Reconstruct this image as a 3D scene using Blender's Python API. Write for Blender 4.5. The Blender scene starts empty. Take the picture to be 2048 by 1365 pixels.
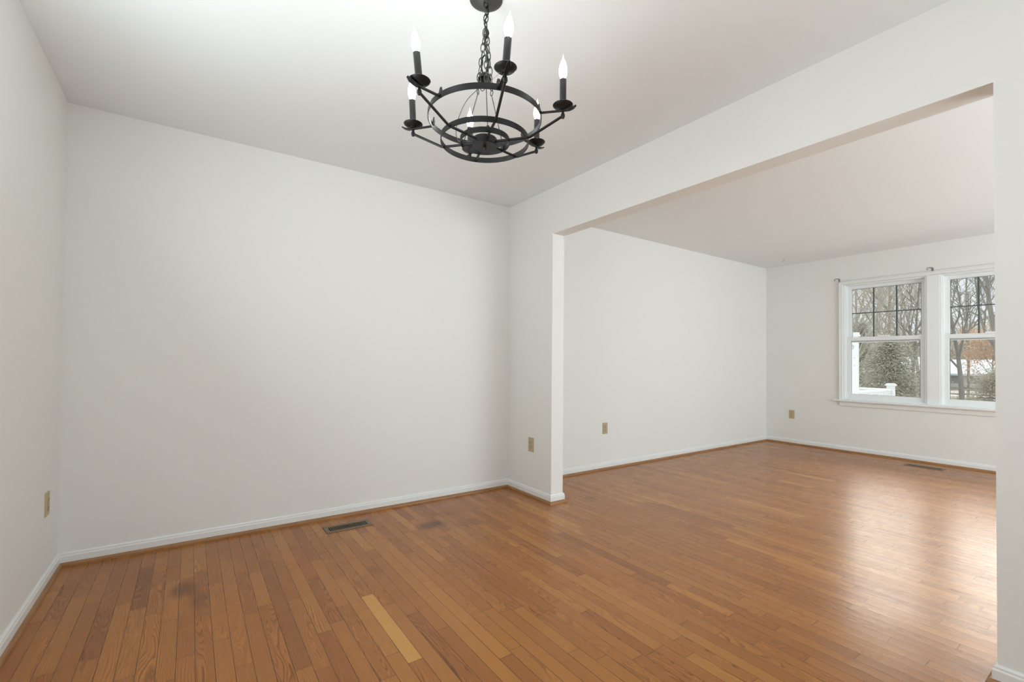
import bpy, bmesh, math, random
from mathutils import Vector, Matrix
S = bpy.context.scene
COL = S.collection
PI = math.pi
XH_ = 2.838
LIT = dict(side=25.0, **{'pass': 24.0}, living=98.0, bulb=38.0, sky=0.90, zenith=1.0, glow=11.0)

# ------------------------------------------------------------------ camera
cam_d = bpy.data.cameras.new('camera'); cam = bpy.data.objects.new('camera', cam_d); COL.objects.link(cam)
cam_d.sensor_width = 36.0; cam_d.sensor_fit = 'HORIZONTAL'
cam_d.lens = 925.97 * 36.0 / 2048.0
cam_d.shift_x = -(1024.842 - 1024.0) / 2048.0
cam_d.shift_y = (708.379 - 682.5) / 2048.0
cam_d.clip_start = 0.02; cam_d.clip_end = 400
_r = Vector((0.820999, -0.570866, 0.008503)); _u = Vector((-0.015636, -0.007595, 0.999849)); _f = Vector((0.570716, 0.821008, 0.015161))
cam.matrix_world = Matrix(((_r.x, _u.x, -_f.x, 0.55338), (_r.y, _u.y, -_f.y, -3.34249), (_r.z, _u.z, -_f.z, 1.09312), (0, 0, 0, 1)))
S.camera = cam
S.view_settings.view_transform = 'Standard'; S.view_settings.look = 'None'
S.view_settings.gamma = 1.0; S.view_settings.exposure = 0.10; S.view_settings.use_curve_mapping = False

# ------------------------------------------------------------------ world: hazy winter sky, brighter overhead
W = bpy.data.worlds.new('winter_sky'); S.world = W; W.use_nodes = True
nt = W.node_tree; nt.nodes.clear()
def wn(t): return nt.nodes.new(t)
tc = wn('ShaderNodeTexCoord'); sx = wn('ShaderNodeSeparateXYZ'); nt.links.new(tc.outputs['Generated'], sx.inputs[0])
# bright sky lobe added above the view to make the floor streaks
gd = wn('ShaderNodeVectorMath'); gd.operation = 'DOT_PRODUCT'; el, az = math.radians(27), math.radians(18)
gd.inputs[1].default_value = (math.cos(el)*math.cos(az), math.cos(el)*math.sin(az), math.sin(el)); nt.links.new(tc.outputs['Generated'], gd.inputs[0])
ml = wn('ShaderNodeMapRange'); ml.interpolation_type = 'SMOOTHSTEP'; nt.links.new(gd.outputs['Value'], ml.inputs['Value'])
ml.inputs['From Min'].default_value = math.cos(math.radians(38)); ml.inputs['From Max'].default_value = math.cos(math.radians(6))
ml.inputs['To Min'].default_value = 0; ml.inputs['To Max'].default_value = LIT['glow']
mz = wn('ShaderNodeMapRange'); mz.interpolation_type = 'SMOOTHSTEP'; nt.links.new(sx.outputs['Z'], mz.inputs['Value'])
mz.inputs['From Min'].default_value = .17; mz.inputs['From Max'].default_value = .30
mp_ = wn('ShaderNodeMath'); mp_.operation = 'MULTIPLY'; nt.links.new(ml.outputs['Result'], mp_.inputs[0]); nt.links.new(mz.outputs['Result'], mp_.inputs[1])
mr = wn('ShaderNodeMath'); mr.operation = 'ADD'; nt.links.new(mp_.outputs[0], mr.inputs[0]); 
mo = wn('ShaderNodeMapRange'); mo.interpolation_type = 'SMOOTHSTEP'; nt.links.new(sx.outputs['Z'], mo.inputs['Value'])
mo.inputs['From Min'].default_value = .2; mo.inputs['From Max'].default_value = .8; mo.inputs['To Min'].default_value = LIT['sky']; mo.inputs['To Max'].default_value = LIT['sky'] + LIT['zenith']
nt.links.new(mo.outputs['Result'], mr.inputs[1])
cr = wn('ShaderNodeValToRGB'); nt.links.new(sx.outputs['Z'], cr.inputs['Fac'])
cr.color_ramp.elements[0].position = 0.0; cr.color_ramp.elements[0].color = (0.93, 0.96, 1.0, 1)
cr.color_ramp.elements[1].position = 0.35; cr.color_ramp.elements[1].color = (0.86, 0.94, 1.0, 1)
bg = wn('ShaderNodeBackground'); wo = wn('ShaderNodeOutputWorld')
wc = wn('ShaderNodeMix'); wc.data_type = 'RGBA'; nt.links.new(mp_.outputs[0], wc.inputs[0]); nt.links.new(cr.outputs['Color'], wc.inputs[6]); wc.inputs[7].default_value = (1.0, .96, .90, 1)
nt.links.new(wc.outputs[2], bg.inputs['Color']); nt.links.new(mr.outputs[0], bg.inputs['Strength']); nt.links.new(bg.outputs[0], wo.inputs[0])

# unseen fill lamps added at made-up openings to brighten and even out the rooms
def area(name, loc, rot, sx_, sy_, power, color):
    d = bpy.data.lights.new(name, 'AREA'); d.shape = 'RECTANGLE'; d.size = sx_; d.size_y = sy_; d.energy = power; d.color = color
    o = bpy.data.objects.new(name, d); COL.objects.link(o); o.location = loc; o.rotation_euler = rot
    return o
area('fill_side_opening', (-.03, -1.95, 1.35), (PI/2+.6, 0, -PI/2-.25), 1.3, 1.2, LIT['side'], (.86, 0.96, 1.0))
area('fill_pass_opening', (XH_ + .03, -4.40, 1.35), (PI/2+.75, 0, .85), 1.0, 1.3, LIT['pass'], (.86, 0.94, 1.0))
area('fill_front_opening', (5.2, -5.52, 1.0), (PI/2+.65, 0, 0), 2.6, 1.4, LIT['living'], (0.79, 0.93, 1.0))

# ------------------------------------------------------------------ helpers
def mat(name, color=(.8, .8, .8), rough=.5, metal=0.0, spec=.5, noise=0.0, nscale=30.0, bump=0.0, coat=0.0):
    m = bpy.data.materials.new(name); m.use_nodes = True
    n = m.node_tree; b = n.nodes['Principled BSDF']
    b.inputs['Base Color'].default_value = (*color, 1); b.inputs['Roughness'].default_value = rough
    b.inputs['Metallic'].default_value = metal; b.inputs['Specular IOR Level'].default_value = spec
    b.inputs['Coat Weight'].default_value = coat
    if noise or bump:
        t = n.nodes.new('ShaderNodeTexCoord'); x = n.nodes.new('ShaderNodeTexNoise')
        x.inputs['Scale'].default_value = nscale; x.inputs['Detail'].default_value = 5
        n.links.new(t.outputs['Object'], x.inputs['Vector'])
        if noise:
            mx = n.nodes.new('ShaderNodeMix'); mx.data_type = 'RGBA'
            mx.inputs[6].default_value = (*[c*(1-noise) for c in color], 1); mx.inputs[7].default_value = (*[min(1, c*(1+noise)) for c in color], 1)
            n.links.new(x.outputs['Fac'], mx.inputs[0]); n.links.new(mx.outputs[2], b.inputs['Base Color'])
        if bump:
            bp = n.nodes.new('ShaderNodeBump'); bp.inputs['Strength'].default_value = bump; bp.inputs['Distance'].default_value = .002
            n.links.new(x.outputs['Fac'], bp.inputs['Height']); n.links.new(bp.outputs[0], b.inputs['Normal'])
    return m

class MB:
    def __init__(s): s.v = []; s.f = []; s.sm = []
    def add(s, vs, fs, smooth=False):
        o = len(s.v); s.v += [tuple(v) for v in vs]; s.f += [tuple(i+o for i in f) for f in fs]; s.sm += [smooth]*len(fs); return s
    def box(s, a, b):
        x0, y0, z0 = [min(p, q) for p, q in zip(a, b)]; x1, y1, z1 = [max(p, q) for p, q in zip(a, b)]
        return s.add([(x0,y0,z0),(x1,y0,z0),(x1,y1,z0),(x0,y1,z0),(x0,y0,z1),(x1,y0,z1),(x1,y1,z1),(x0,y1,z1)],
              [(0,3,2,1),(4,5,6,7),(0,1,5,4),(1,2,6,5),(2,3,7,6),(3,0,4,7)])
    def tube(s, pts, rad, n=8, caps=True, closed=False):
        pts = [Vector(p) for p in pts]; m = len(pts)
        rads = rad if isinstance(rad, (list, tuple)) else [rad]*m
        def tan(i):
            if closed: t = pts[(i+1) % m] - pts[i-1]
            else: t = pts[min(i+1, m-1)] - pts[max(i-1, 0)]
            return t.normalized() if t.length > 1e-9 else Vector((0, 0, 1))
        t = tan(0); ref = Vector((0, 0, 1)) if abs(t.z) < .9 else Vector((1, 0, 0))
        nx = (ref - t*ref.dot(t)).normalized(); vs = []
        for i in range(m):
            t = tan(i); nx = nx - t*nx.dot(t)
            nx = nx.normalized() if nx.length > 1e-6 else t.orthogonal().normalized()
            by = t.cross(nx)
            for k in range(n):
                a = 2*PI*k/n; vs.append(pts[i] + (nx*math.cos(a) + by*math.sin(a))*rads[i])
        fs = []
        for i in range(m if closed else m-1):
            j = (i+1) % m
            for k in range(n): fs.append((i*n+k, i*n+(k+1) % n, j*n+(k+1) % n, j*n+k))
        if caps and not closed: fs += [tuple(range(n))[::-1], tuple((m-1)*n+k for k in range(n))]
        return s.add(vs, fs, True)
    def lathe(s, prof, n=32, c=(0, 0, 0)):
        vs = []; fs = []; m = len(prof)
        for r, z in prof:
            for k in range(n):
                a = 2*PI*k/n; vs.append((c[0]+r*math.cos(a), c[1]+r*math.sin(a), c[2]+z))
        for i in range(m-1):
            for k in range(n): fs.append((i*n+k, i*n+(k+1) % n, (i+1)*n+(k+1) % n, (i+1)*n+k))
        return s.add(vs, fs, True)
    def sweep(s, path, prof, closed_profile=True):
        # path: list of plan points (x,y) ; prof: list of (offset to the left of travel, z); mitred corners
        P = [Vector(p) for p in path]; m = len(P); k = len(prof); vs = []
        for i in range(m):
            d0 = (P[i]-P[i-1]).normalized() if i else (P[1]-P[0]).normalized()
            d1 = (P[i+1]-P[i]).normalized() if i < m-1 else d0
            n0 = Vector((-d0.y, d0.x)); n1 = Vector((-d1.y, d1.x)); mm = (n0+n1); mm = mm/(mm.dot(n0) if abs(mm.dot(n0)) > 1e-6 else 1)
            for o, z in prof: vs.append((P[i].x+mm.x*o, P[i].y+mm.y*o, z))
        fs = []
        for i in range(m-1):
            for j in range(k): fs.append((i*k+j, i*k+(j+1) % k, (i+1)*k+(j+1) % k, (i+1)*k+j))
        fs += [tuple(range(k))[::-1], tuple((m-1)*k+j for j in range(k))]
        return s.add(vs, fs)
    def build(s, name, m, parent=None, bevel=0.0, loc=None):
        me = bpy.data.meshes.new(name); me.from_pydata(s.v, [], s.f); me.update()
        me.polygons.foreach_set('use_smooth', s.sm)
        if m: me.materials.append(m)
        o = bpy.data.objects.new(name, me); COL.objects.link(o)
        bm = bmesh.new(); bm.from_mesh(me); bmesh.ops.recalc_face_normals(bm, faces=bm.faces); bm.to_mesh(me); bm.free()
        if any(s.sm):
            try: me.set_sharp_from_angle(angle=math.radians(40))
            except Exception: pass
        if loc: o.location = loc
        if parent: o.parent = parent
        if bevel:
            md = o.modifiers.new('bevel', 'BEVEL'); md.width = bevel; md.segments = 2; md.limit_method = 'ANGLE'; md.angle_limit = math.radians(50)
        return o
def tag(o, label=None, cat=None, group=None, kind=None):
    if label: o['label'] = label
    if cat: o['category'] = cat
    if group: o['group'] = group
    if kind: o['kind'] = kind
    return o
def empty(name, loc=(0, 0, 0), rz=0.0):
    o = bpy.data.objects.new(name, None); COL.objects.link(o); o.location = loc; o.rotation_euler = (0, 0, rz); o.empty_display_size = .05
    return o
def struct(o, label=None, cat=None): return tag(o, label, cat, kind='structure')
def copy_tree(o, parent=None):
    c = o.copy(); COL.objects.link(c); c.parent = parent
    for ch in [x for x in bpy.data.objects if x.parent == o]: copy_tree(ch, c)
    return c

# ------------------------------------------------------------------ materials
M_wall = mat('wall_paint', (.865, .855, .82), .62, spec=.3, noise=.012, nscale=2.0)
M_ceil = mat('ceiling_paint', (.885, .905, .90), .8, spec=.2)
M_trim = mat('trim_white', (.86, .86, .84), .38)
M_vinyl = mat('window_vinyl', (.885, .905, .90), .35)
M_muntin = mat('muntin_backlit_grey', (.085, .11, .11), .5)  # dark backlit look of the grids put into the colour
M_plate = mat('outlet_plastic', (.52, .415, .25), .4)
M_slot = mat('outlet_slot', (.10, .08, .05), .6)
M_screw = mat('screw_metal', (.45, .38, .26), .35, .8)
M_iron = mat('black_iron', (.013, .013, .013), .42, .35, noise=.25, nscale=60)
M_iron_in = mat('iron_chain', (.075, .075, .072), .4, .55)
M_candle = mat('candle_sleeve_black', (.012, .012, .012), .33, 0.0)
M_vent = mat('vent_bronze', (.21, .155, .10), .45, .5)
M_duct = mat('vent_dark', (.006, .005, .004), .9)
M_bracket = mat('bracket_nickel', (.34, .31, .25), .35, .7)
M_snowwhite = mat('porch_vinyl_white', (.70, .71, .70), .45)
M_bark = mat('bark_grey', (.25, .235, .205), .9, noise=.3, nscale=3)
M_bark2 = mat('bark_brown', (.37, .325, .265), .9, noise=.3, nscale=3)
M_twig = mat('twig_brown', (.46, .42, .36), .9, noise=.25, nscale=2)
M_olive = mat('foliage_olive', (.42, .395, .305), .9, noise=.4, nscale=4)
M_olive2 = mat('foliage_dark', (.30, .31, .25), .9, noise=.4, nscale=4)
M_orange = mat('leaf_orange', (.64, .42, .27), .85, noise=.3, nscale=5)
M_brush = mat('brush_brown', (.46, .42, .33), .95, noise=.3, nscale=3)

def glass_mat():
    m = bpy.data.materials.new('window_glass'); m.use_nodes = True; n = m.node_tree; n.nodes.clear()
    o = n.nodes.new('ShaderNodeOutputMaterial'); t = n.nodes.new('ShaderNodeBsdfTransparent'); g = n.nodes.new('ShaderNodeBsdfGlossy')
    t.inputs[0].default_value = (.97, .985, .98, 1); g.inputs['Roughness'].default_value = .02
    f = n.nodes.new('ShaderNodeFresnel'); f.inputs[0].default_value = 1.35; x = n.nodes.new('ShaderNodeMixShader')
    n.links.new(f.outputs[0], x.inputs[0]); n.links.new(t.outputs[0], x.inputs[1]); n.links.new(g.outputs[0], x.inputs[2]); n.links.new(x.outputs[0], o.inputs[0])
    return m
M_glass = glass_mat()
def emit_mat(name, color, strength):
    m = bpy.data.materials.new(name); m.use_nodes = True; b = m.node_tree.nodes['Principled BSDF']
    b.inputs['Base Color'].default_value = (.9, .9, .88, 1); b.inputs['Emission Color'].default_value = (*color, 1); b.inputs['Emission Strength'].default_value = strength
    return m
M_bulb = emit_mat('bulb_glow', (.92, .97, 1.0), LIT['bulb'])
M_bulbtip = emit_mat('bulb_tip_glass', (1.0, .98, .95), 0.9)

def oak_floor_mat():
    m = bpy.data.materials.new('oak_strip_floor'); m.use_nodes = True; T = m.node_tree; N = T.nodes; L = T.links; b = N['Principled BSDF']
    def nd(t, **k):
        x = N.new(t)
        for a, v in k.items(): setattr(x, a, v)
        return x
    def mth(op, a, c=None, d=None, clamp=False):
        x = nd('ShaderNodeMath', operation=op, use_clamp=clamp)
        for i, v in enumerate((a, c, d)):
            if v is None: continue
            if isinstance(v, (int, float)): x.inputs[i].default_value = v
            else: L.new(v, x.inputs[i])
        return x.outputs[0]
    def mix(fac, a, c, blend='MIX'):
        x = nd('ShaderNodeMix', data_type='RGBA', blend_type=blend)
        if isinstance(fac, (int, float)): x.inputs[0].default_value = fac
        else: L.new(fac, x.inputs[0])
        for i, v in ((6, a), (7, c)):
            if isinstance(v, tuple): x.inputs[i].default_value = (*v, 1)
            else: L.new(v, x.inputs[i])
        return x.outputs[2]
    def comb(x_, y_, z_):
        x = nd('ShaderNodeCombineXYZ')
        for i, v in enumerate((x_, y_, z_)):
            if isinstance(v, (int, float)): x.inputs[i].default_value = v
            else: L.new(v, x.inputs[i])
        return x.outputs[0]
    def noise(vec, scale=1.0, det=2.0, rough=.5, dist=0.0):
        x = nd('ShaderNodeTexNoise'); L.new(vec, x.inputs['Vector']); x.inputs['Scale'].default_value = scale
        x.inputs['Detail'].default_value = det; x.inputs['Roughness'].default_value = rough; x.inputs['Distortion'].default_value = dist
        return x.outputs['Fac']
    uv = nd('ShaderNodeUVMap', uv_map='board'); s = nd('ShaderNodeSeparateXYZ'); L.new(uv.outputs[0], s.inputs[0]); u, v = s.outputs[0], s.outputs[1]
    uv2 = nd('ShaderNodeUVMap', uv_map='ends'); s2 = nd('ShaderNodeSeparateXYZ'); L.new(uv2.outputs[0], s2.inputs[0])
    at = nd('ShaderNodeAttribute', attribute_name='tone'); sc = nd('ShaderNodeSeparateColor'); L.new(at.outputs['Color'], sc.inputs[0])
    tone, seed, kind = sc.outputs[0], sc.outputs[1], sc.outputs[2]
    z = mth('MULTIPLY', seed, 97.0)
    um = mth('MULTIPLY', u, 0.0572)
    # cathedral grain: contour lines of a long smooth noise
    n1 = noise(comb(mth('MULTIPLY', um, 17.0), mth('MULTIPLY', v, 1.7), z), 1.0, 1.5, .45, .25)
    wob = noise(comb(mth('MULTIPLY', um, 60.0), mth('MULTIPLY', v, 9.0), z), 1.0, 2.0, .5)
    ph = mth('ADD', mth('MULTIPLY', n1, mth('ADD', mth('MULTIPLY', kind, 25.0), 4.0)),
             mth('ADD', mth('MULTIPLY', um, mth('SUBTRACT', 205.0, mth('MULTIPLY', kind, 178.0))), mth('MULTIPLY', wob, .55)))
    saw = mth('FRACT', ph)
    line = mth('POWER', saw, 3.2)
    soft = mth('MULTIPLY', mth('SUBTRACT', 1.0, saw), 1.0)
    line = mth('MULTIPLY', line, mth('SUBTRACT', 1.0, mth('POWER', saw, 30.0)))
    # pores / fine fibres
    fib = noise(comb(mth('MULTIPLY', um, 1100.0), mth('MULTIPLY', v, 22.0), z), 1.0, 3.0, .6)
    pores = mth('MULTIPLY', mth('SUBTRACT', fib, .50), 2.2)
    big = noise(comb(mth('MULTIPLY', um, 9.0), mth('MULTIPLY', v, 2.2), mth('ADD', z, 31.0)), 1.0, 2.0)
    ramp = nd('ShaderNodeValToRGB'); L.new(tone, ramp.inputs[0]); R = ramp.color_ramp
    R.elements[0].position = 0.0; R.elements[0].color = (.27, .095, .020, 1)
    R.elements[1].position = 1.0; R.elements[1].color = (.58, .31, .075, 1)
    e = R.elements.new(.38); e.color = (.37, .145, .029, 1)
    e = R.elements.new(.72); e.color = (.45, .195, .042, 1)
    c = ramp.outputs[0]
    c = mix(mth('MULTIPLY', big, .5), c, mix(1.0, c, (1.22, 1.18, 1.1), 'MULTIPLY'))
    c = mix(mth('MULTIPLY', noise(comb(seed, kind, z), 40.0, 1.0), .55), c, mix(1.0, c, (1.12, .90, .82), 'MULTIPLY'))
    dark = mix(1.0, c, (.31, .21, .14), 'MULTIPLY')
    lf = mth('MULTIPLY', line, mth('ADD', mth('MULTIPLY', seed, .65), mth('MULTIPLY', noise(comb(mth('MULTIPLY', um, 30.0), mth('MULTIPLY', v, 3.0), mth('ADD', z, 7.0)), 1.0, 2.0), .85)), clamp=True)
    c = mix(lf, c, dark)
    c = mix(mth('MULTIPLY', mth('MAXIMUM', pores, 0.0), .75, clamp=True), c, mix(1.0, c, (.62, .55, .5), 'MULTIPLY'))
    # stains and worn spots that belong to the boards
    geo = nd('ShaderNodeNewGeometry'); sp = nd('ShaderNodeSeparateXYZ'); L.new(geo.outputs['Position'], sp.inputs[0])
    wn_ = noise(geo.outputs['Position'], 9.0, 3.0)
    def spot(cx, cy, rx, ry, hard=1.6):
        dx = mth('DIVIDE', mth('SUBTRACT', sp.outputs[0], cx), rx); dy = mth('DIVIDE', mth('SUBTRACT', sp.outputs[1], cy), ry)
        d = mth('SQRT', mth('ADD', mth('MULTIPLY', dx, dx), mth('MULTIPLY', dy, dy)))
        d = mth('ADD', d, mth('MULTIPLY', mth('SUBTRACT', wn_, .5), .9))
        return mth('MULTIPLY', mth('SUBTRACT', 1.0, d), hard, clamp=True)
    for cx, cy, rx, ry, col, a in [(1.885, -.505, .13, .085, (.38, .30, .24), 1.0), (2.10, -.60, .13, .09, (.62, .54, .48), .55), (2.02, -.36, .10, .08, (.7, .62, .55), .5),
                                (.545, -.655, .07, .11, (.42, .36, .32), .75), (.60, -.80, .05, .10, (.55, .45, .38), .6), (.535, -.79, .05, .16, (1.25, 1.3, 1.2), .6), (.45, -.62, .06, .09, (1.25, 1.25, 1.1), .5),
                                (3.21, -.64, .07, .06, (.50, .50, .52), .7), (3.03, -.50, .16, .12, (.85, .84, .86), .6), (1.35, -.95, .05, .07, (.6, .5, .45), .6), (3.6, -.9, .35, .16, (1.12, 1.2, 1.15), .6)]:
        c = mix(mth('MULTIPLY', spot(cx, cy, rx, ry), a), c, mix(1.0, c, col, 'MULTIPLY'))
    # joints
    e1 = mth('MINIMUM', u, mth('SUBTRACT', 1.0, u)); g1 = mth('LESS_THAN', e1, .018)
    e2 = mth('MINIMUM', s2.outputs[0], s2.outputs[1]); g2 = mth('LESS_THAN', e2, .0012)
    gap = mth('MAXIMUM', g1, mth('MULTIPLY', g2, .8))
    c = mix(mth('MULTIPLY', gap, .86), c, (.03, .014, .006))
    L.new(c, b.inputs['Base Color'])
    rg = mth('ADD', .215, mth('ADD', mth('MULTIPLY', lf, .10), mth('MULTIPLY', noise(geo.outputs['Position'], 2.5, 3.0), .10)))
    L.new(rg, b.inputs['Roughness']); b.inputs['Specular IOR Level'].default_value = .40
    cup = mth('MULTIPLY', mth('MULTIPLY', mth('SUBTRACT', u, .5), mth('SUBTRACT', u, .5)), 1.0)
    h = mth('ADD', mth('MULTIPLY', cup, 1.1), mth('ADD', mth('MULTIPLY', lf, -.12), mth('MULTIPLY', gap, -.8)))
    h = mth('ADD', h, mth('MULTIPLY', mth('MULTIPLY', mth('SUBTRACT', u, .5), mth('SUBTRACT', seed, .5)), .7))
    bp = nd('ShaderNodeBump'); bp.inputs['Strength'].default_value = .55; bp.inputs['Distance'].default_value = .0012
    L.new(h, bp.inputs['Height']); L.new(bp.outputs[0], b.inputs['Normal'])
    return m
M_floor = oak_floor_mat()

def wood_trim_mat():
    m = bpy.data.materials.new('oak_shoe'); m.use_nodes = True; T = m.node_tree; b = T.nodes['Principled BSDF']
    t = T.nodes.new('ShaderNodeTexCoord'); mp = T.nodes.new('ShaderNodeMapping'); mp.inputs['Scale'].default_value = (6, 6, 160)
    x = T.nodes.new('ShaderNodeTexNoise'); x.inputs['Scale'].default_value = 1; x.inputs['Detail'].default_value = 4
    r = T.nodes.new('ShaderNodeValToRGB'); r.color_ramp.elements[0].position = .3; r.color_ramp.elements[0].color = (.26, .115, .04, 1)
    r.color_ramp.elements[1].position = .7; r.color_ramp.elements[1].color = (.40, .20, .075, 1)
    T.links.new(t.outputs['Object'], mp.inputs[0]); T.links.new(mp.outputs[0], x.inputs[0]); T.links.new(x.outputs[0], r.inputs[0]); T.links.new(r.outputs[0], b.inputs['Base Color'])
    b.inputs['Roughness'].default_value = .38
    return m
M_shoe = wood_trim_mat()

# ------------------------------------------------------------------ room dimensions (metres)
H = 2.44; XH = 2.838; TH = .118; XP = XH + TH; YS = -.589; YJ = -2.981; HH = 2.081; XW = 7.268; YD = -5.4; YL = -5.6; WT = .16

# ---- floor: one mesh of oak strips, each strip cut into boards
def build_floor():
    rng = random.Random(11); w = .0572; x_off = .0125
    vs, fs, uvA, uvB, cols = [], [], [], [], []
    k0 = -1; nk = int((XW + WT - x_off)/w) + 1
    for k in range(k0, nk):
        xa = max(x_off + k*w, -.02); xb = x_off + (k+1)*w
        if k == 21: cuts = [.02, -.33, -1.187, -1.752, -2.4, -3.1, -3.9, -4.7, YL]
        elif k == 25: cuts = [.02, -.40, -2.2, -3.2, -4.4, YL]
        else:
            cuts = [.02]; y = rng.uniform(-.75, .0)
            while y > YL:
                cuts.append(y)
                y -= rng.choice((rng.uniform(.28, .6), rng.uniform(.45, 1.1)))
            cuts.append(YL)
        for a, b_ in zip(cuts[:-1], cuts[1:]):
            if a - b_ < .01: continue
            tone = min(.80, max(.05, rng.gauss(.46, .15))); kind = rng.choice((rng.uniform(0, .25), rng.uniform(.1, .5), rng.uniform(.6, 1.0), rng.uniform(.6, 1.0)))
            if k == 21 and abs(a + 1.187) < .01: tone, kind = 1.0, .05
            if k == 25 and abs(a + .40) < .01: tone, kind = .64, .03
            i = len(vs); vs += [(xa, b_, 0), (xb, b_, 0), (xb, a, 0), (xa, a, 0)]; fs.append((i, i+1, i+2, i+3))
            L_ = a - b_
            uvA += [(0, b_), (1, b_), (1, a), (0, a)]; uvB += [(0, L_), (0, L_), (L_, 0), (L_, 0)]
            cols += [(tone, rng.random(), kind, 1)]*4
    me = bpy.data.meshes.new('floor'); me.from_pydata(vs, [], fs); me.update()
    for nm, data in (('board', uvA), ('ends', uvB)):
        l = me.uv_layers.new(name=nm)
        for i, d in enumerate(data): l.data[i].uv = d
    ca = me.color_attributes.new('tone', 'FLOAT_COLOR', 'CORNER')
    for i, d in enumerate(cols): ca.data[i].color = d
    me.materials.append(M_floor)
    o = bpy.data.objects.new('floor', me); COL.objects.link(o)
    return struct(o, 'strip oak hardwood floor with grain and dark spots', 'floor')
build_floor()
struct(MB().box((-.12, YL-.2, -.30), (XW+WT, .12, -.004)).build('trim_subfloor', M_duct))

# ---- walls and ceiling
struct(MB().box((-.12, YL-.15, H), (XW+WT, .12, H+.15)).build('ceiling', M_ceil), 'plain off white flat ceiling', 'ceiling')
struct(MB().box((-.12, YD-.12, -.3), (0, -2.65, H)).box((-.12, -1.25, -.3), (0, .12, H)).box((-.12, -2.65, -.3), (0, -1.25, .72)).box((-.12, -2.65, 2.0), (0, -1.25, H)).build('wall_left', M_wall), 'off white painted wall on the left with one beige outlet', 'wall')  # unseen window hole made up for the added side fill lamp
struct(MB().box((0, 0, -.3), (XW+WT, .12, H)).build('wall_back', M_wall), 'long off white back wall of both rooms', 'wall')
pw = MB().box((XH, YS, 0), (XP, 0, H)).box((XH, YJ, HH), (XP, YS, H)).box((XH, -3.8, 0), (XP, YJ, H)).box((XH, YL, 0), (XP, -5.0, H)).box((XH, -5.0, 0), (XP, -3.8, .65)).box((XH, -5.0, 2.08), (XP, -3.8, H))  # unseen pass-through hole made up for the added fill lamp
struct(pw.build('wall_partition', M_wall), 'off white partition wall with wide open doorway and header', 'wall')
YW0, YW1, ZW0, ZW1 = -.942, -2.660, .645, 2.085
ww = MB().box((XW, YW0, -.3), (XW+WT, 0, H)).box((XW, YW1, -.3), (XW+WT, YW0, ZW0-.03)).box((XW, YW1, ZW1), (XW+WT, YW0, H)).box((XW, YL, -.3), (XW+WT, YW1, H))
struct(ww.build('wall_right', M_wall), 'off white wall around the living room windows', 'wall')
# unseen walls behind the camera; living-room opening made up for the fill lamp
struct(MB().box((0, YD-.12, -.3), (XH, YD, H)).build('wall_front', M_wall))
struct(MB().box((XP, YL-.15, -.3), (3.85, YL, H)).box((6.55, YL-.15, -.3), (XW+WT, YL, H)).box((3.85, YL-.15, -.3), (6.55, YL, .45)).box((3.85, YL-.15, 2.25), (6.55, YL, H)).build('wall_front_living', M_wall))

# ---- baseboards with oak shoe moulding
BB = [(0, 0), (-.012, 0), (-.012, .050), (-.009, .056), (-.009, .062), (-.004, .068), (0, .068)]
SH = [(-.012, 0), (-.027, 0)] + [(-.012-.015*math.cos(a), .019*math.sin(a)) for a in (PI*.15, PI*.3, PI*.4, PI*.5)]
def runs(name, n, path):
    struct(MB().sweep(path, BB).build(name, M_trim), None)
    struct(MB().sweep(path, SH).build('trim_%d' % n, M_shoe), None)
runs('baseboard_back', 1, [(0, YD+.02), (0, 0), (XH, 0), (XH, YS), (XP, YS), (XP, 0), (XW, 0), (XW, YL+.02)])
runs('baseboard_right', 2, [(XP, YL+.02), (XP, YJ), (XH, YJ), (XH, YD+.02)])

# ------------------------------------------------------------------ the double living-room window
CY = -3.3425
def ry(y, rec): return CY + (y - CY)*(1 + rec/6.715)
def rz(z, rec): return 1.093 + (z - 1.093)*(1 + rec/6.715)
# casing round both windows, stool and apron
c = MB()
OUT0, OUT1, ZT = -.908, -2.694, 2.120
c.box((XW-.018, OUT0, ZW0), (XW, YW0, ZT)).box((XW-.018, OUT1, ZW0), (XW, YW1, ZT)).box((XW-.018, YW1, ZW1), (XW, YW0, ZT))
c.box((XW-.026, OUT0+.002, ZW0), (XW-.018, OUT0-.010, ZT+.002)).box((XW-.026, OUT1-.002, ZW0), (XW-.018, OUT1+.010, ZT+.002)).box((XW-.026, OUT1, ZT-.010), (XW-.018, OUT0, ZT+.002))
struct(c.build('trim_3', M_trim, bevel=.002), 'white casing around the double living room window', 'window casing')
struct(MB().box((XW-.045, -.85, ZW0-.022), (XW+.10, -2.752, ZW0)).build('trim_4', M_trim, bevel=.004), 'white window stool under both windows', 'window sill')
struct(MB().box((XW-.014, OUT0, .569), (XW, OUT1, ZW0-.022)).build('trim_5', M_wall, bevel=.003), 'flat apron board under the window stool', 'window apron')
YM = -1.801
struct(MB().box((XW+.004, -1.747, ZW0), (XW+WT, -1.855, ZW1)).build('trim_6', M_vinyl, bevel=.002), 'white mullion post between the two windows', 'window mullion')

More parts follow.
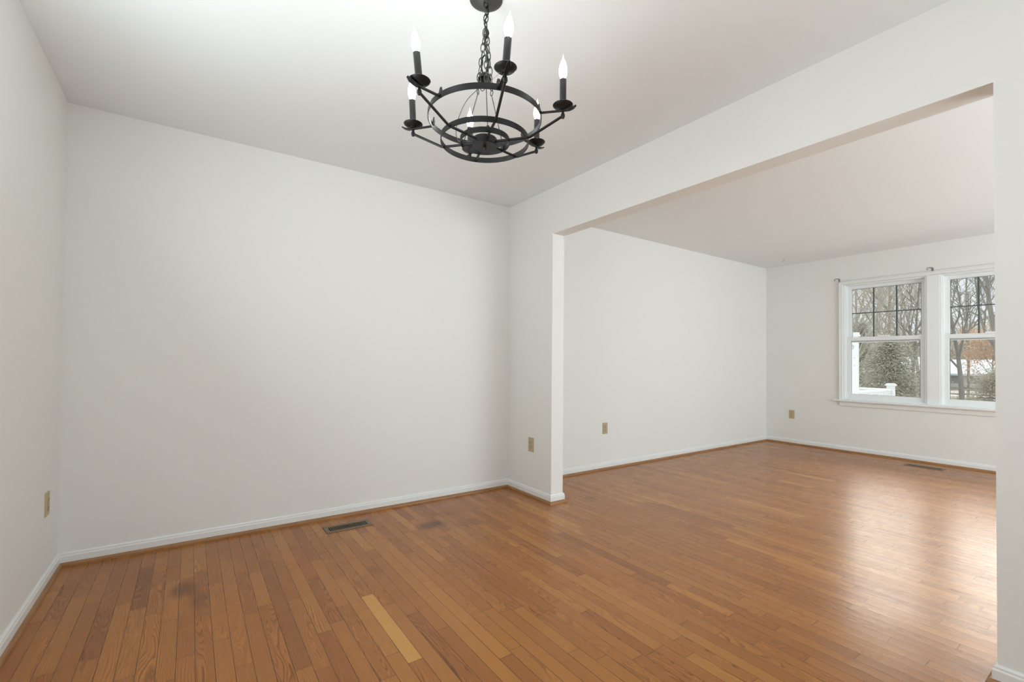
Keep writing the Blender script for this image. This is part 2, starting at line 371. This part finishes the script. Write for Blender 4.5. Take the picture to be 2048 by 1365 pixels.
def make_window(name, ya, yb, label):
    # ya > yb: edges of the frame as seen on the wall plane; double hung, 3x2 grid in the upper sash
    root = empty(name, (XW+.06, (ya+yb)/2, ZW0)); struct(root, label, 'window')
    def put(mb, nm, m, par, bev=0.0):
        o = mb.build(nm, m, None, bev); o.parent = par; o.matrix_parent_inverse = Matrix.Translation(-Vector(root.location)); return o
    z0, z1 = ZW0, ZW1
    fr = MB()   # outer frame + inner stop steps
    for t, xa, xb in ((.016, XW+.012, XW+WT), (.026, XW+.03, XW+WT)):
        fr.box((xa, ya, z0), (xb, ya-t, z1)).box((xa, yb, z0), (xb, yb+t, z1)).box((xa, ya-t, z1-t+.006), (xb, yb+t, z1)).box((xa, ya-t, z0), (xb, yb+t, z0+t*.8))
    put(fr, 'window_frame', M_vinyl, root, .002)
    def sash(nm, rec, zb, zt, st, rb, rt, lift=False):
        a, b = ya-.024, yb+.024
        s = MB(); x0, x1 = XW+rec, XW+rec+.032
        s.box((x0, a, zb), (x1, a-st, zt)).box((x0, b, zb), (x1, b+st, zt)).box((x0, a-st, zb), (x1, b+st, zb+rb)).box((x0, a-st, zt-rt), (x1, b+st, zt))
        g = .006; x2 = x0+.010
        s.box((x2, a-st, zb+rb), (x1, a-st-g, zt-rt)).box((x2, b+st, zb+rb), (x1, b+st+g, zt-rt)).box((x2, a-st-g, zb+rb), (x1, b+st+g, zb+rb+g)).box((x2, a-st-g, zt-rt-g), (x1, b+st+g, zt-rt))
        if lift: ym = (a+b)/2; s.box((x0-.012, ym+.055, zt-.006), (x0+.02, ym-.055, zt+.014))
        so = MB.build(s, nm, M_vinyl, None, .002); so.parent = root; so.matrix_parent_inverse = Matrix.Translation(-Vector(root.location))
        p = MB().box((x0+.016, a-st-g*.5, zb+rb+g*.5), (x0+.019, b+st+g*.5, zt-rt-g*.5)).build('pane', M_glass)
        p.parent = so
        gk = MB(); q = .004; xa_, xb_ = x0+.0135, x0+.0155; ga_, gb_, gl, gh = a-st-g, b+st+g, zb+rb+g, zt-rt-g  # thin dark strip round the edge of the pane
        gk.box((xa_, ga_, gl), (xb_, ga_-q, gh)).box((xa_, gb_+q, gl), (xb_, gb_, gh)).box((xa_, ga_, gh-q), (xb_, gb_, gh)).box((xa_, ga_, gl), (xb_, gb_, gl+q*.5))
        gk.build('pane_edge_strip', M_muntin).parent = so
        return so, (a-st-g, b+st+g, zb+rb+g, zt-rt-g, x0)
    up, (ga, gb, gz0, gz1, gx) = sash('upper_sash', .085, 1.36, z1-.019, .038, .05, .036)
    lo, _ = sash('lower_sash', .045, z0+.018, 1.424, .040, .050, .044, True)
    for i in (1, 2):
        y = ga + (gb-ga)*i/3
        m = MB().box((gx+.008, y+.007, gz0), (gx+.015, y-.007, gz1)).build('muntin', M_muntin)
        m.parent = up
    zm = 1.722
    m = MB().box((gx+.0085, ga, zm-.006), (gx+.0145, gb, zm+.006)).build('muntin', M_muntin)
    m.parent = up
    return root
make_window('window_1', -.942, -1.747, 'left double hung window looking out to the white porch post')
make_window('window_2', -1.855, -2.660, 'right double hung window partly hidden by the partition edge')

# ------------------------------------------------------------------ outlets
def make_outlet(label, loc, rz):
    # local: plate in the XZ plane facing -Y
    r = empty('wall_outlet', loc, rz); tag(r, label, 'outlet', 'beige wall outlets')
    p = MB().add([(-.035, 0, -.0575), (.035, 0, -.0575), (.035, 0, .0575), (-.035, 0, .0575), (-.032, -.006, -.0545), (.032, -.006, -.0545), (.032, -.006, .0545), (-.032, -.006, .0545)],
                 [(0,1,5,4),(1,2,6,5),(2,3,7,6),(3,0,4,7),(4,5,6,7),(3,2,1,0)]).build('cover_plate', M_plate, r)
    for s in (1, -1):
        z = .0195*s
        rc = MB()
        n = 20; ring = [(.0165*math.cos(2*PI*i/n), max(-.0135, min(.0135, .0165*math.sin(2*PI*i/n)))) for i in range(n)]
        vs = [(x, -.0055, z+y) for x, y in ring] + [(x*.95, -.0085, z+y*.95) for x, y in ring]
        rc.add(vs, [(i, (i+1) % n, n+(i+1) % n, n+i) for i in range(n)] + [tuple(range(n, 2*n))])
        ro = rc.build('receptacle', M_plate, r)
        sl = MB().box((-.0075, -.0092, z-.001), (-.0050, -.0080, z+.0075)).box((.0050, -.0092, z-.001), (.0075, -.0080, z+.0075)).tube([(0, -.0080, z-.0075), (0, -.0092, z-.0075)], .0030, 10)
        sl.build('slot', M_slot, ro)
    MB().tube([(0, -.0055, 0), (0, -.0075, 0)], .0035, 12).build('screw', M_screw, r)
    return r
make_outlet('beige duplex outlet on the left wall near the corner', (0, -.257, .392), PI/2)
make_outlet('tan duplex outlet on the narrow stub wall beside the opening', (XH, -.334, .414), -PI/2)
make_outlet('beige duplex outlet on the long living room wall past the opening', (4.033, 0, .414), 0)
make_outlet('beige duplex outlet low on the wall left of the windows', (XW, -.340, .400), -PI/2)

# ------------------------------------------------------------------ floor registers
def make_vent(label, cx, cy, L_, D, along_x, n):
    r = empty('floor_vent', (cx, cy, 0), 0 if along_x else PI/2); tag(r, label, 'vent', 'bronze floor registers')
    f = MB(); hx, hy = L_/2, D/2; bx_, by_ = .026, .026; z = .004
    f.box((-hx, -hy, 0), (hx, -hy+by_, z)).box((-hx, hy-by_, 0), (hx, hy, z)).box((-hx, -hy+by_, 0), (-hx+bx_, hy-by_, z)).box((hx-bx_, -hy+by_, 0), (hx, hy-by_, z))
    f.build('vent_frame', M_vent, r, .0015)
    MB().box((-hx+.01, -hy+.01, -.0035), (hx-.01, hy-.01, .0012)).build('dark_duct', M_duct, r)
    x0 = -hx+bx_; st = (L_-2*bx_)/n
    for i in range(1, n):
        x = x0 + st*i
        MB().box((x-.0018, -hy+by_, .0012), (x+.0018, hy-by_, .0036)).build('louver', M_vent, r)
    return r
make_vent('bronze floor register by the dining room back wall', 1.418, -.231, .29, .125, True, 22)
make_vent('bronze floor register under the living room window', 6.98, -1.79, .32, .12, False, 22)

# ------------------------------------------------------------------ curtain rod brackets
def make_bracket(label, y, z):
    r = empty('curtain_bracket', (XW, y, z)); tag(r, label, 'curtain bracket', 'curtain rod brackets above the window')
    MB().box((-.003, -.009, -.030), (0, .009, .012)).build('wall_plate', M_bracket, r, .001)
    MB().box((-.050, -.006, .006), (-.002, .006, .012)).build('arm', M_bracket, r, .001)
    pts = [(-.046, .004, .010), (-.047, .018, .011), (-.047, .034, .008), (-.047, .040, -.001), (-.047, .034, -.009), (-.047, .026, -.008)]
    MB().tube(pts, .0045, 8).build('rod_hook', M_bracket, r)
    return r
make_bracket('metal curtain bracket at the upper left corner of the window', -.905, 2.150)
make_bracket('metal curtain bracket above the mullion between the windows', -1.800, 2.150)

hk = empty('ceiling_hook', (6.85, -.43, H)); tag(hk, 'tiny pale hook screwed into the living room ceiling near the far corner', 'hook')
MB().lathe([(0, 0), (.010, 0), (.009, -.003), (.003, -.005), (0, -.005)], 16).build('hook_plate', M_plate, hk)
MB().tube([(0, 0, -.004), (0, 0, -.014)] + [(0, .009-.009*math.cos(t), -.016-.009*math.sin(t)) for t in (0, .5, 1, 1.6, 2.2, 2.8, 3.3)], .0022, 8).build('hook_wire', M_plate, hk)

# ------------------------------------------------------------------ chandelier
CX, CYc = 1.437, -1.880
def make_chandelier():
    R = empty('chandelier', (CX, CYc, H)); tag(R, 'black iron ring chandelier with six lit candle bulbs hanging on chains', 'chandelier')
    DZ = .0235
    Z = lambda z: z + DZ - H
    MB().lathe([(0, 0), (.061, 0), (.061, -.003), (.056, -.006), (.042, -.010), (.020, -.013), (.008, -.014), (0, -.014)], 40).build('canopy', M_iron_in, R)
    MB().tube([(.009*math.cos(2*PI*i/16), 0, -.022+.010*math.sin(2*PI*i/16)) for i in range(16)], .0026, 6, closed=True).build('canopy_loop', M_iron, R)
    def band(name, rad, zt, zb, th=.0025, m=M_iron):
        return MB().lathe([(rad-th, Z(zt)), (rad, Z(zt)), (rad, Z(zb)), (rad-th, Z(zb)), (rad-th, Z(zt))], 72).build(name, m, R)
    band('upper_ring', .210, 1.978, 1.957); band('lower_ring', .163, 1.893, 1.873); band('inner_ring', .0915, 1.893, 1.873)
    MB().lathe([(0, Z(1.893)), (.043, Z(1.893)), (.045, Z(1.891)), (.045, Z(1.866)), (.043, Z(1.864)), (0, Z(1.864))], 36).build('hub', M_iron, R)
    MB().lathe([(0, Z(1.866)), (.006, Z(1.862)), (.007, Z(1.856)), (.004, Z(1.851)), (0, Z(1.850))], 14).build('finial', M_iron, R)
    for k in range(6):
        a = math.radians(-48.8 + 60*k); ca, sa = math.cos(a), math.sin(a)
        def P(r, z, t=0.0): return (r*ca - t*sa, r*sa + t*ca, Z(z))
        # flat bar from the upper ring out under the candle, both ends hammered into upturned leaves
        rs = [(.2035, 1.998, .004), (.2040, 1.986, .0075), (.2065, 1.972, .0075), (.214, 1.9645, .006), (.24, 1.964, .0055), (.292, 1.9625, .0055), (.312, 1.964, .0085), (.326, 1.9685, .008), (.337, 1.976, .0035)]
        vs = []; fs = []; th = .0022
        for i, (r, z, hw) in enumerate(rs):
            j0, j1 = max(i-1, 0), min(i+1, len(rs)-1); dr, dz = rs[j1][0]-rs[j0][0], rs[j1][1]-rs[j0][1]; l = math.hypot(dr, dz); nr, nz = -dz/l, dr/l
            vs += [P(r+nr*th, z+nz*th, -hw), P(r+nr*th, z+nz*th, hw), P(r-nr*th, z-nz*th, hw), P(r-nr*th, z-nz*th, -hw)]
        for i in range(len(rs)-1):
            for j in range(4): fs.append((4*i+j, 4*i+(j+1) % 4, 4*i+4+(j+1) % 4, 4*i+4+j))
        q = 4*(len(rs)-1); fs += [(3, 2, 1, 0), (q, q+1, q+2, q+3)]
        arm = MB().add(vs, fs).build('arm', M_iron, R, .001)
        MB().tube([P(.040, 1.880), P(.163, 1.880), P(.172, 1.882), P(.289, 1.943)], .0048, 10).build('strut', M_iron, arm)
        o = P(.290, 0); c = (o[0], o[1], 0)
        MB().lathe([(0, Z(1.934)), (.005, Z(1.935)), (.0078, Z(1.941)), (.0070, Z(1.950)), (.0045, Z(1.953)), (.0045, Z(1.962)), (0, Z(1.962))], 16, c).build('knob', M_iron, arm)
        MB().lathe([(0, Z(1.966)), (.010, Z(1.966)), (.014, Z(1.970)), (.028, Z(1.974)), (.0355, Z(1.981)), (.0362, Z(1.982)), (.0355, Z(1.983)), (.027, Z(1.977)), (.013, Z(1.974)), (0, Z(1.974))], 32, c).build('drip_pan', M_iron, arm)
        tl = math.radians((0, 1, -1, -3, -6, 4)[k]); ax = Vector((0, 0, 1)).cross(Vector((.821, -.571, 0)))   # candles lean a little
        def candle(prof, n, nm, m):
            ob = MB().lathe(prof, n).build(nm, m, arm); ob.location = (c[0], c[1], Z(1.972)); ob.rotation_mode = 'QUATERNION'
            from mathutils import Quaternion
            ob.rotation_quaternion = Quaternion(ax, tl)
        candle([(0, 0), (.0118, 0), (.0118, .102), (.0110, .103), (0, .103)], 24, 'candle_sleeve', M_candle)
        candle([(0, .101), (.0080, .101), (.0085, .106), (.0108, .111), (.0138, .122), (.0148, .132), (.0138, .145), (.0100, .159), (.0062, .170), (0, .1705)], 24, 'light_bulb', M_bulb)
        candle([(.0062, .1695), (.0030, .178), (.0014, .186), (.0006, .192), (0, .193)], 12, 'bulb_tip', M_bulbtip)
    # chains
    def link_pts(p, d, L_, wd, tw):
        d = Vector(d).normalized(); ref = Vector((math.cos(tw), math.sin(tw), 0)); s = (ref - d*ref.dot(d)).normalized(); out = []
        for i in range(20):
            t = 2*PI*i/20; out.append(Vector(p) + d*(L_/2*math.sin(t)) + s*(wd/2*math.cos(t)))
        return out
    def chain(pts, L_=.030, wd=.013, th=.0016, tw0=0.0, name='chain'):
        pts = [Vector(p) for p in pts]; tot = sum((b-a).length for a, b in zip(pts[:-1], pts[1:])); n = max(2, round(tot/(L_-.006)))
        mb = MB()
        for k in range(n):
            s = tot*(k+.5)/n; acc = 0
            for a, b in zip(pts[:-1], pts[1:]):
                l = (b-a).length
                if acc + l >= s or b is pts[-1]:
                    q = a + (b-a)*((s-acc)/l); d = b-a; break
                acc += l
            mb.tube(link_pts(q, d, L_, wd, tw0 + (k % 2)*PI/2 + .25*math.sin(k*1.7)), th, 6, closed=True)
        return mb.build(name, M_iron_in, R)
    chain([(0, 0, Z(2.386)), (0, 0, Z(2.276))], .034, .016, .0021, .6)
    hooks = []
    for i, ad in enumerate((280, 40, 160)):
        a = math.radians(ad - 34.8); h = (.030*math.cos(a), .030*math.sin(a), Z(2.078)); hooks.append(h)
        mid = (.018*math.cos(a), .018*math.sin(a), Z(2.19))
        chain([(.002*math.cos(a), .002*math.sin(a), Z(2.305)), mid, (h[0], h[1], Z(2.088))], .034, .0155, .0018, a + .4*i)
        rb = (.0895*math.cos(a), .0895*math.sin(a), Z(1.884))
        d = Vector(rb) - Vector(h); s = Vector((-math.sin(a), math.cos(a), 0))
        ring = [Vector(h) + Vector((0, 0, -.002)) + s*(.0075*math.cos(t)) + Vector((0, 0, 1))*(.010*math.sin(t)) for t in [2*PI*j/14 for j in range(14)]]
        rod = MB().tube([Vector(h)+Vector((0, 0, -.011)), rb], .0017, 8).tube(ring, .0017, 6, closed=True)
        rod.build('suspension_rod', M_iron_in, R)
        MB().box((rb[0]-.004, rb[1]-.004, Z(1.876)), (rb[0]+.004, rb[1]+.004, Z(1.897))).build('ring_tab', M_iron, R)
    # spare ring and domed cup caught between the chains
    ro = MB().tube([Vector((.004, .012, Z(2.178))) + Vector((.8, -.57, 0))*(.0125*math.cos(t)) + Vector((0, 0, .036*math.sin(t))) for t in [2*PI*j/28 for j in range(28)]], .0028, 8, closed=True).build('hanging_loop', M_iron, R)
    cup = [(.004, .026), (.010, .024), (.020, .015), (.0255, 0), (.0245, 0), (.018, .012), (.009, .020), (.0, .021)]
    MB().lathe([(r, Z(2.122)+z) for r, z in cup], 32, (.004, .012, 0)).build('cup_cap', M_iron, R)
    # lamp wires
    def wire(pts, r=.0013, m=M_iron_in):
        P_ = [Vector(p) for p in pts]; out = []
        for i in range(len(P_)-1):
            p0, p1, p2, p3 = P_[max(i-1, 0)], P_[i], P_[i+1], P_[min(i+2, len(P_)-1)]
            for k in range(8):
                t = k/8; out.append(.5*((2*p1) + (p2-p0)*t + (2*p0-5*p1+4*p2-p3)*t*t + (3*p1-p0-3*p2+p3)*t**3))
        out.append(P_[-1]); return MB().tube(out, r, 6).build('lamp_wire', m, R)
    h = hooks[2]
    rr = Vector((.821, -.571, 0)); ff = Vector((.571, .821, 0))
    def q(a, b, z): v = rr*a + ff*b; return (v.x, v.y, Z(z))
    wire([q(-.030, .012, 2.085), q(-.072, .02, 2.045), q(-.102, .03, 1.985), q(-.112, .04, 1.935), q(-.104, .035, 1.905), q(-.092, .02, 1.890), q(-.060, .01, 1.888), q(-.042, .0, 1.880)])
    wire([q(-.026, -.01, 2.120), q(-.022, -.01, 2.085), q(-.010, -.01, 2.066), q(.004, -.01, 2.085), q(.006, -.008, 2.118)], .0014)
    wire([q(-.018, -.01, 2.120), q(-.014, -.012, 2.088), q(-.006, -.012, 2.074), q(.000, -.01, 2.092), q(.002, -.008, 2.118)], .0014)
    wire([q(.024, -.02, 2.085), q(.030, -.06, 2.078), q(.045, -.13, 2.045), q(.058, -.19, 2.02), q(.068, -.235, 2.005), q(.074, -.262, 1.985), q(.078, -.274, 1.966)], .0013)
    wire([q(.004, 0, 2.392), q(.009, -.006, 2.36), q(-.006, .004, 2.33), q(.010, 0, 2.29), q(-.004, -.004, 2.25), q(.008, .006, 2.20), q(.004, .012, 2.155)], .0028, M_iron)
    wire([q(-.095, .05, 1.893), q(-.080, .035, 1.903), q(-.060, .03, 1.897), q(-.040, .02, 1.884)], .0015, M_iron)
    return R
make_chandelier()

# ------------------------------------------------------------------ outside: ground, deck, railing, trees, houses
def ground_mat():
    m = bpy.data.materials.new('snowy_ground'); m.use_nodes = True; T = m.node_tree; b = T.nodes['Principled BSDF']
    t = T.nodes.new('ShaderNodeTexCoord'); x = T.nodes.new('ShaderNodeTexNoise'); x.inputs['Scale'].default_value = .35; x.inputs['Detail'].default_value = 8
    r = T.nodes.new('ShaderNodeValToRGB'); r.color_ramp.elements[0].position = .50; r.color_ramp.elements[0].color = (.25, .20, .14, 1)
    r.color_ramp.elements[1].position = .60; r.color_ramp.elements[1].color = (.64, .66, .69, 1)
    T.links.new(t.outputs['Object'], x.inputs[0]); T.links.new(x.outputs[0], r.inputs[0]); T.links.new(r.outputs[0], b.inputs['Base Color']); b.inputs['Roughness'].default_value = .9
    return m
GZ = -1.2
struct(MB().add([(XW-40, -90, GZ), (160, -90, GZ), (160, 120, GZ), (XW-40, 120, GZ)], [(0, 1, 2, 3)]).build('ground', ground_mat()), 'snow patched brown ground beyond the windows', 'ground')
struct(MB().box((XW+WT+.02, -4.2, -.42), (12.48, 3.0, -.30)).box((12.3, -.2, GZ), (12.46, -.04, -.42)).box((XW+.3, -4.1, GZ), (XW+.46, -3.94, -.42)).box((12.3, 2.8, GZ), (12.46, 2.96, -.42)).box((XW+.3, 2.8, GZ), (XW+.46, 2.96, -.42)).build('trim_deck', M_snowwhite), 'white deck outside the windows', 'deck')
# tall porch post with cap
p = empty('porch_post', (10.63, .075, -.30)); tag(p, 'tall white porch post with cap and scroll seen in the left window', 'post')
MB().box((-.054, -.054, 0), (.054, .054, 1.90)).build('post_shaft', M_snowwhite, p, .004)
MB().box((-.072, -.072, 1.90), (.072, .072, 1.935)).box((-.062, -.062, 1.935), (.062, .062, 1.97)).build('post_cap', M_snowwhite, p, .006)
MB().box((-.064, -.064, 0), (.064, .064, .10)).build('post_base', M_snowwhite, p, .006)
M_dot = mat('post_bolt', (.45, .46, .46), .5)
for z in (1.36, 1.50): MB().tube([(-.053, -.015, z), (-.060, -.015, z)], .010, 10).build('bolt', M_dot, p)
sc_ = [( -.056, .022 + .035*math.cos(t)*(1-t/14), 1.70 + .055*math.sin(t)*(1-t/14)) for t in [i*.45 for i in range(22)]]
MB().tube(sc_, .007, 6).build('scroll_bracket', M_dot, p)
# corner newel
n_ = empty('newel_post', (12.40, .04, -.30)); tag(n_, 'short white newel post with flat cap at the porch railing corner', 'post')
MB().box((-.058, -.058, 0), (.058, .058, .95)).build('post_shaft', M_snowwhite, n_, .004)
MB().box((-.080, -.080, .95), (.080, .080, .975)).box((-.066, -.066, .975), (.066, .066, .995)).build('post_cap', M_snowwhite, n_, .005)
def railing(label, ax, ay, bx_, by_, n):
    d = Vector((bx_-ax, by_-ay, 0)); L_ = d.length; r = empty('porch_railing', (ax, ay, -.30), math.atan2(d.y, d.x)); tag(r, label, 'railing')
    MB().box((0, -.045, .845), (L_, .045, .885)).box((0, -.025, .80), (L_, .025, .845)).build('top_rail', M_snowwhite, r, .006)
    MB().box((0, -.025, .08), (L_, .025, .13)).build('bottom_rail', M_snowwhite, r, .004)
    for i in range(n):
        x = L_*(i+.5)/n; MB().box((x-.019, -.019, .13), (x+.019, .019, .80)).build('baluster', M_snowwhite, r)
railing('white porch railing running from tall post to newel post', 10.69, .075, 12.34, .042, 13)
railing('white porch railing running away behind the newel post', 12.402, .12, 12.42, 2.80, 20)

def make_tree(label, x, y, h, tr, seed, m_tr, m_tw, lean=(0, 0), spread=.8, n1=11, fork=.35, tw=.010, cat='tree', group=None, leaves=None, name='bare_tree', dens=5, base=-1.2, lev=3):
    rng = random.Random(seed); root = empty(name, (x, y, base)); tag(root, label, cat, group)
    trunk, br, twg = MB(), MB(), MB(); tips = []
    def grow(p, d, L_, r, lv):
        d = d.normalized(); seg = 6 if lv == 0 else (4 if lv == 1 else 3); pts = [p]; rad = [r]; q = p.copy(); dd = d.copy()
        for i in range(seg):
            j = (.06 if lv == 0 else .20)
            dd = (dd + Vector((rng.uniform(-j, j), rng.uniform(-j, j), rng.uniform(-j*.5, j) + (.02 if lv else 0)))).normalized()
            q = q + dd*(L_/seg); pts.append(q.copy()); rad.append(max(.0035, r*(1-.68*(i+1)/seg)))
        (trunk if lv == 0 else br if lv == 1 else twg).tube(pts, rad, (9, 5, 4, 3, 3)[lv], caps=False)
        if lv >= lev: tips.append(pts[-1]); tips.append(pts[1]); return
        n = (n1, 6, dens, 3)[lv]
        for i in range(n):
            t = (fork + (1-fork)*(i+rng.random()*.8)/n) if lv == 0 else (.22 + .78*(i+rng.random())/n)
            k = min(seg-1, int(t*seg)); c = pts[k].lerp(pts[k+1], min(1, t*seg-k)); rr = rad[k]*(.55 if lv == 0 else .62)
            az = rng.uniform(0, 2*PI) if lv else 2.4*i + rng.uniform(-.4, .4); ang = rng.uniform(.45, 1.0)*spread
            td = (pts[k+1]-pts[k]).normalized(); o = td.orthogonal().normalized(); o2 = td.cross(o)
            nd = td*math.cos(ang) + (o*math.cos(az) + o2*math.sin(az))*math.sin(ang)
            grow(c, nd, L_*(rng.uniform(.38, .62) if lv == 0 else rng.uniform(.42, .66))*(1.1-.45*t if lv == 0 else 1), max(rr, tw*(.6 if lv > 1 else 1)), lv+1)
    grow(Vector((0, 0, -.1)), Vector((lean[0], lean[1], 1)), h, tr, 0)
    trunk.build('trunk', m_tr, root); br.build('branches', m_tr, root); tag(twg.build('twigs', m_tw, root), kind='stuff')
    if leaves:
        lm, per, size = leaves; lb = MB()
        for t in tips:
            for k in range(per):
                c = t + Vector((rng.gauss(0, .16), rng.gauss(0, .16), rng.gauss(0, .14))); a = Vector((rng.gauss(0, 1), rng.gauss(0, 1), rng.gauss(0, 1))).normalized(); o = a.orthogonal().normalized()
                s = size*rng.uniform(.6, 1.3); b2 = a.cross(o)
                lb.add([c - a*s, c + o*s*.45 + b2*s*.12, c + a*s, c - o*s*.45 + b2*s*.12], [(0, 1, 2, 3)])
        tag(lb.build('leaves', lm, root), kind='stuff')
    return root
T = make_tree
T('tall grey bare tree with forked limbs in the right window', 20.9, .62, 5.6, .080, 3, M_bark, M_bark, (0, .0), .85, 11, .38, .008)
T('thick grey tree trunk cut off by the partition edge', 17.4, -.86, 6.0, .085, 5, M_bark, M_bark, (.0, .02), .75, 8, .45, .007)
T('small tree with orange leaves in the right window', 25.8, .72, 2.9, .045, 8, M_bark2, M_twig, (0, 0), .8, 13, .52, .005, leaves=(M_orange, 6, .042), name='leafy_tree', dens=4)
T('brown twiggy tree rising straight behind the porch post', 18.4, 2.65, 5.6, .055, 12, M_bark2, M_twig, (.03, .0), .8, 17, .22, .007, dens=6)
T('dense brown tree in the middle of the left window', 22.8, 2.95, 6.4, .075, 14, M_bark2, M_twig, (0, .02), .75, 18, .20, .008, dens=6)
T('leaning bare tree with long branch at right of the left window', 21.3, 2.05, 6.0, .055, 17, M_bark, M_bark, (.0, -.10), .9, 10, .30, .007)
T('slim bare tree behind the dense brown one', 27.4, 4.85, 7.6, .08, 21, M_bark2, M_twig, (0, 0), .8, 16, .2, .009)
T('bare tree far behind at the left window pane edge', 29.0, 6.4, 8.0, .085, 23, M_bark2, M_twig, (0, 0), .8, 16, .2, .010)
T('bare grey tree showing by the right edge of left window', 33.0, 4.6, 8.6, .09, 25, M_bark, M_twig, (0, 0), .8, 13, .25, .011)
T('slender bare tree just left of the orange leaved one', 34.7, 3.1, 8.6, .07, 29, M_bark, M_bark, (0, 0), .8, 8, .25, .010, dens=3)
T('thin bare tree beside the thick trunk', 29.4, .75, 7.6, .07, 31, M_bark2, M_twig, (0, 0), .8, 8, .25, .009, dens=3)
# evergreens
def make_evergreen(label, x, y, h, rad, seed, m, n, name='evergreen_tree', base=GZ, cat='tree', size=.065, p=1.0):
    rng = random.Random(seed); root = empty(name, (x, y, base)); tag(root, label, cat)
    MB().tube([(0, 0, -.1), (.03, .02, h*.5), (0, 0, h*.95)], [rad*.06, rad*.04, .012], 8).build('trunk', M_bark2, root)
    fb = MB(); bb = MB()
    for i in range(n//45):
        t = rng.random(); z = h*(.08 + .9*t); R_ = rad*((1-t)**p*.85+.15)*(.75+.4*rng.random()); a = rng.uniform(0, 2*PI)
        tip = Vector((R_*math.cos(a), R_*math.sin(a), z - .12*R_)); bs = Vector((0, 0, z)); bb.tube([bs, bs.lerp(tip, .5)+Vector((0, 0, .05)), tip], [.012, .009, .004], 3, caps=False)
        for k in range(45):
            s = .25 + .75*rng.random(); c = bs.lerp(tip, s) + Vector((rng.gauss(0, .13), rng.gauss(0, .13), rng.gauss(0, .12)))
            d = Vector((math.cos(a)+rng.gauss(0, .7), math.sin(a)+rng.gauss(0, .7), rng.gauss(-.2, .6))).normalized(); o = d.orthogonal().normalized(); l = size*rng.uniform(.5, 1.3)
            fb.add([c, c + d*l*.5 + o*l*.16, c + d*l, c + d*l*.5 - o*l*.16], [(0, 1, 2, 3)])
    bb.build('branches', M_bark2, root); tag(fb.build('foliage', m, root), kind='stuff')
make_evergreen('olive green evergreen bush beside the porch railing', 17.6, 1.55, 3.1, 1.2, 41, M_olive, 26000, 'evergreen_bush', cat='bush', p=.6)
make_evergreen('darker green evergreen tree behind the porch post', 21.0, 3.4, 3.9, 1.1, 43, M_olive2, 15000, p=.7)
make_evergreen('brown leafed bush low in front of the small far house', 30.5, 2.6, .85, 1.3, 47, M_brush, 4000, 'brown_bush', cat='bush', p=.4)
make_evergreen('brown leafed bush at the foot of the thick trunk', 22.6, .10, 2.1, 1.0, 49, M_brush, 12000, 'brown_bush', cat='bush', p=.4)
# distant tree line: one mass nobody could count
def treeline():
    rng = random.Random(77); mb = MB()
    for i in range(900):
        a = math.radians(rng.uniform(2, 30)); D = rng.uniform(75, 100); x, y = .55 + D*math.cos(a), -3.3 + D*math.sin(a); h = rng.uniform(4, 8.5)
        mb.tube([(x, y, GZ), (x+rng.gauss(0, .3), y+rng.gauss(0, .3), GZ+h*.5), (x+rng.gauss(0, .6), y+rng.gauss(0, .6), GZ+h)], [.14, .09, .02], 3, caps=False)
        for k in range(7):
            z = GZ+h*rng.uniform(.25, .95); b_ = rng.uniform(0, 2*PI); l = rng.uniform(.8, 2.0)
            mb.tube([(x, y, z), (x+l*math.cos(b_), y+l*math.sin(b_), z+l*.8)], [.05, .02], 3, caps=False)
    tag(mb.build('woodland', M_twig), 'hazy grey brown line of bare woods in the distance', 'woods', kind='stuff')
treeline()
# houses
M_siding = mat('house_siding', (.62, .60, .56), .8, noise=.05, nscale=3); M_snow = mat('roof_snow', (.66, .68, .71), .9, noise=.04, nscale=2); M_dark = mat('house_window', (.30, .31, .32), .3)
def house(label, x, y, L_, D, hw, hr, rz):
    r = empty('house', (x, y, GZ), rz); tag(r, label, 'house')
    w = MB().box((-D/2, -L_/2, 0), (D/2, L_/2, hw)); w.add([(-D/2, -L_/2, hw), (D/2, -L_/2, hw), (0, -L_/2, hw+hr), (-D/2, L_/2, hw), (D/2, L_/2, hw), (0, L_/2, hw+hr)], [(0, 1, 2), (3, 5, 4), (0, 2, 5, 3), (1, 4, 5, 2)])
    w.build('wall', M_siding, r)
    rf = MB(); o = .35; e = hw - o*hr/(D/2)
    for s in (-1, 1):
        rf.add([(s*(D/2+o), -L_/2-o, e+.02), (0, -L_/2-o, hw+hr+.02), (0, L_/2+o, hw+hr+.02), (s*(D/2+o), L_/2+o, e+.02), (s*(D/2+o), -L_/2-o, e+.20), (0, -L_/2-o, hw+hr+.20), (0, L_/2+o, hw+hr+.20), (s*(D/2+o), L_/2+o, e+.20)],
               [(0,1,2,3),(4,5,6,7),(0,1,5,4),(1,2,6,5),(2,3,7,6),(3,0,4,7)])
    rf.build('roof', M_snow, r)
    for yy in (-L_*.30, -L_*.12, L_*.12, L_*.30): MB().box((-D/2-.04, yy-.35, hw*.40), (-D/2+.02, yy+.35, hw*.80)).build('window', M_dark, r)
house('small pale house with snowy roof behind the forked tree', 62.0, 8.2, 5.0, 4.5, 1.45, 1.15, .1)
house('low pale house with snow on its roof far behind the railing', 58.0, 14.5, 9.0, 6.0, 1.5, 1.3, .15)
# split rail fence by the houses
fc = empty('rail_fence', (40.0, 4.3, GZ)); tag(fc, 'dark wooden rail fence across the snow in the right window', 'fence')
for i in range(7): MB().box((-.06, -3.6+i*1.2-.06, 0), (.06, -3.6+i*1.2+.06, 1.0)).build('fence_post', M_bark, fc)
for z in (.40, .80): MB().box((-.03, -3.7, z), (.03, 3.7, z+.10)).build('fence_rail', M_bark, fc)
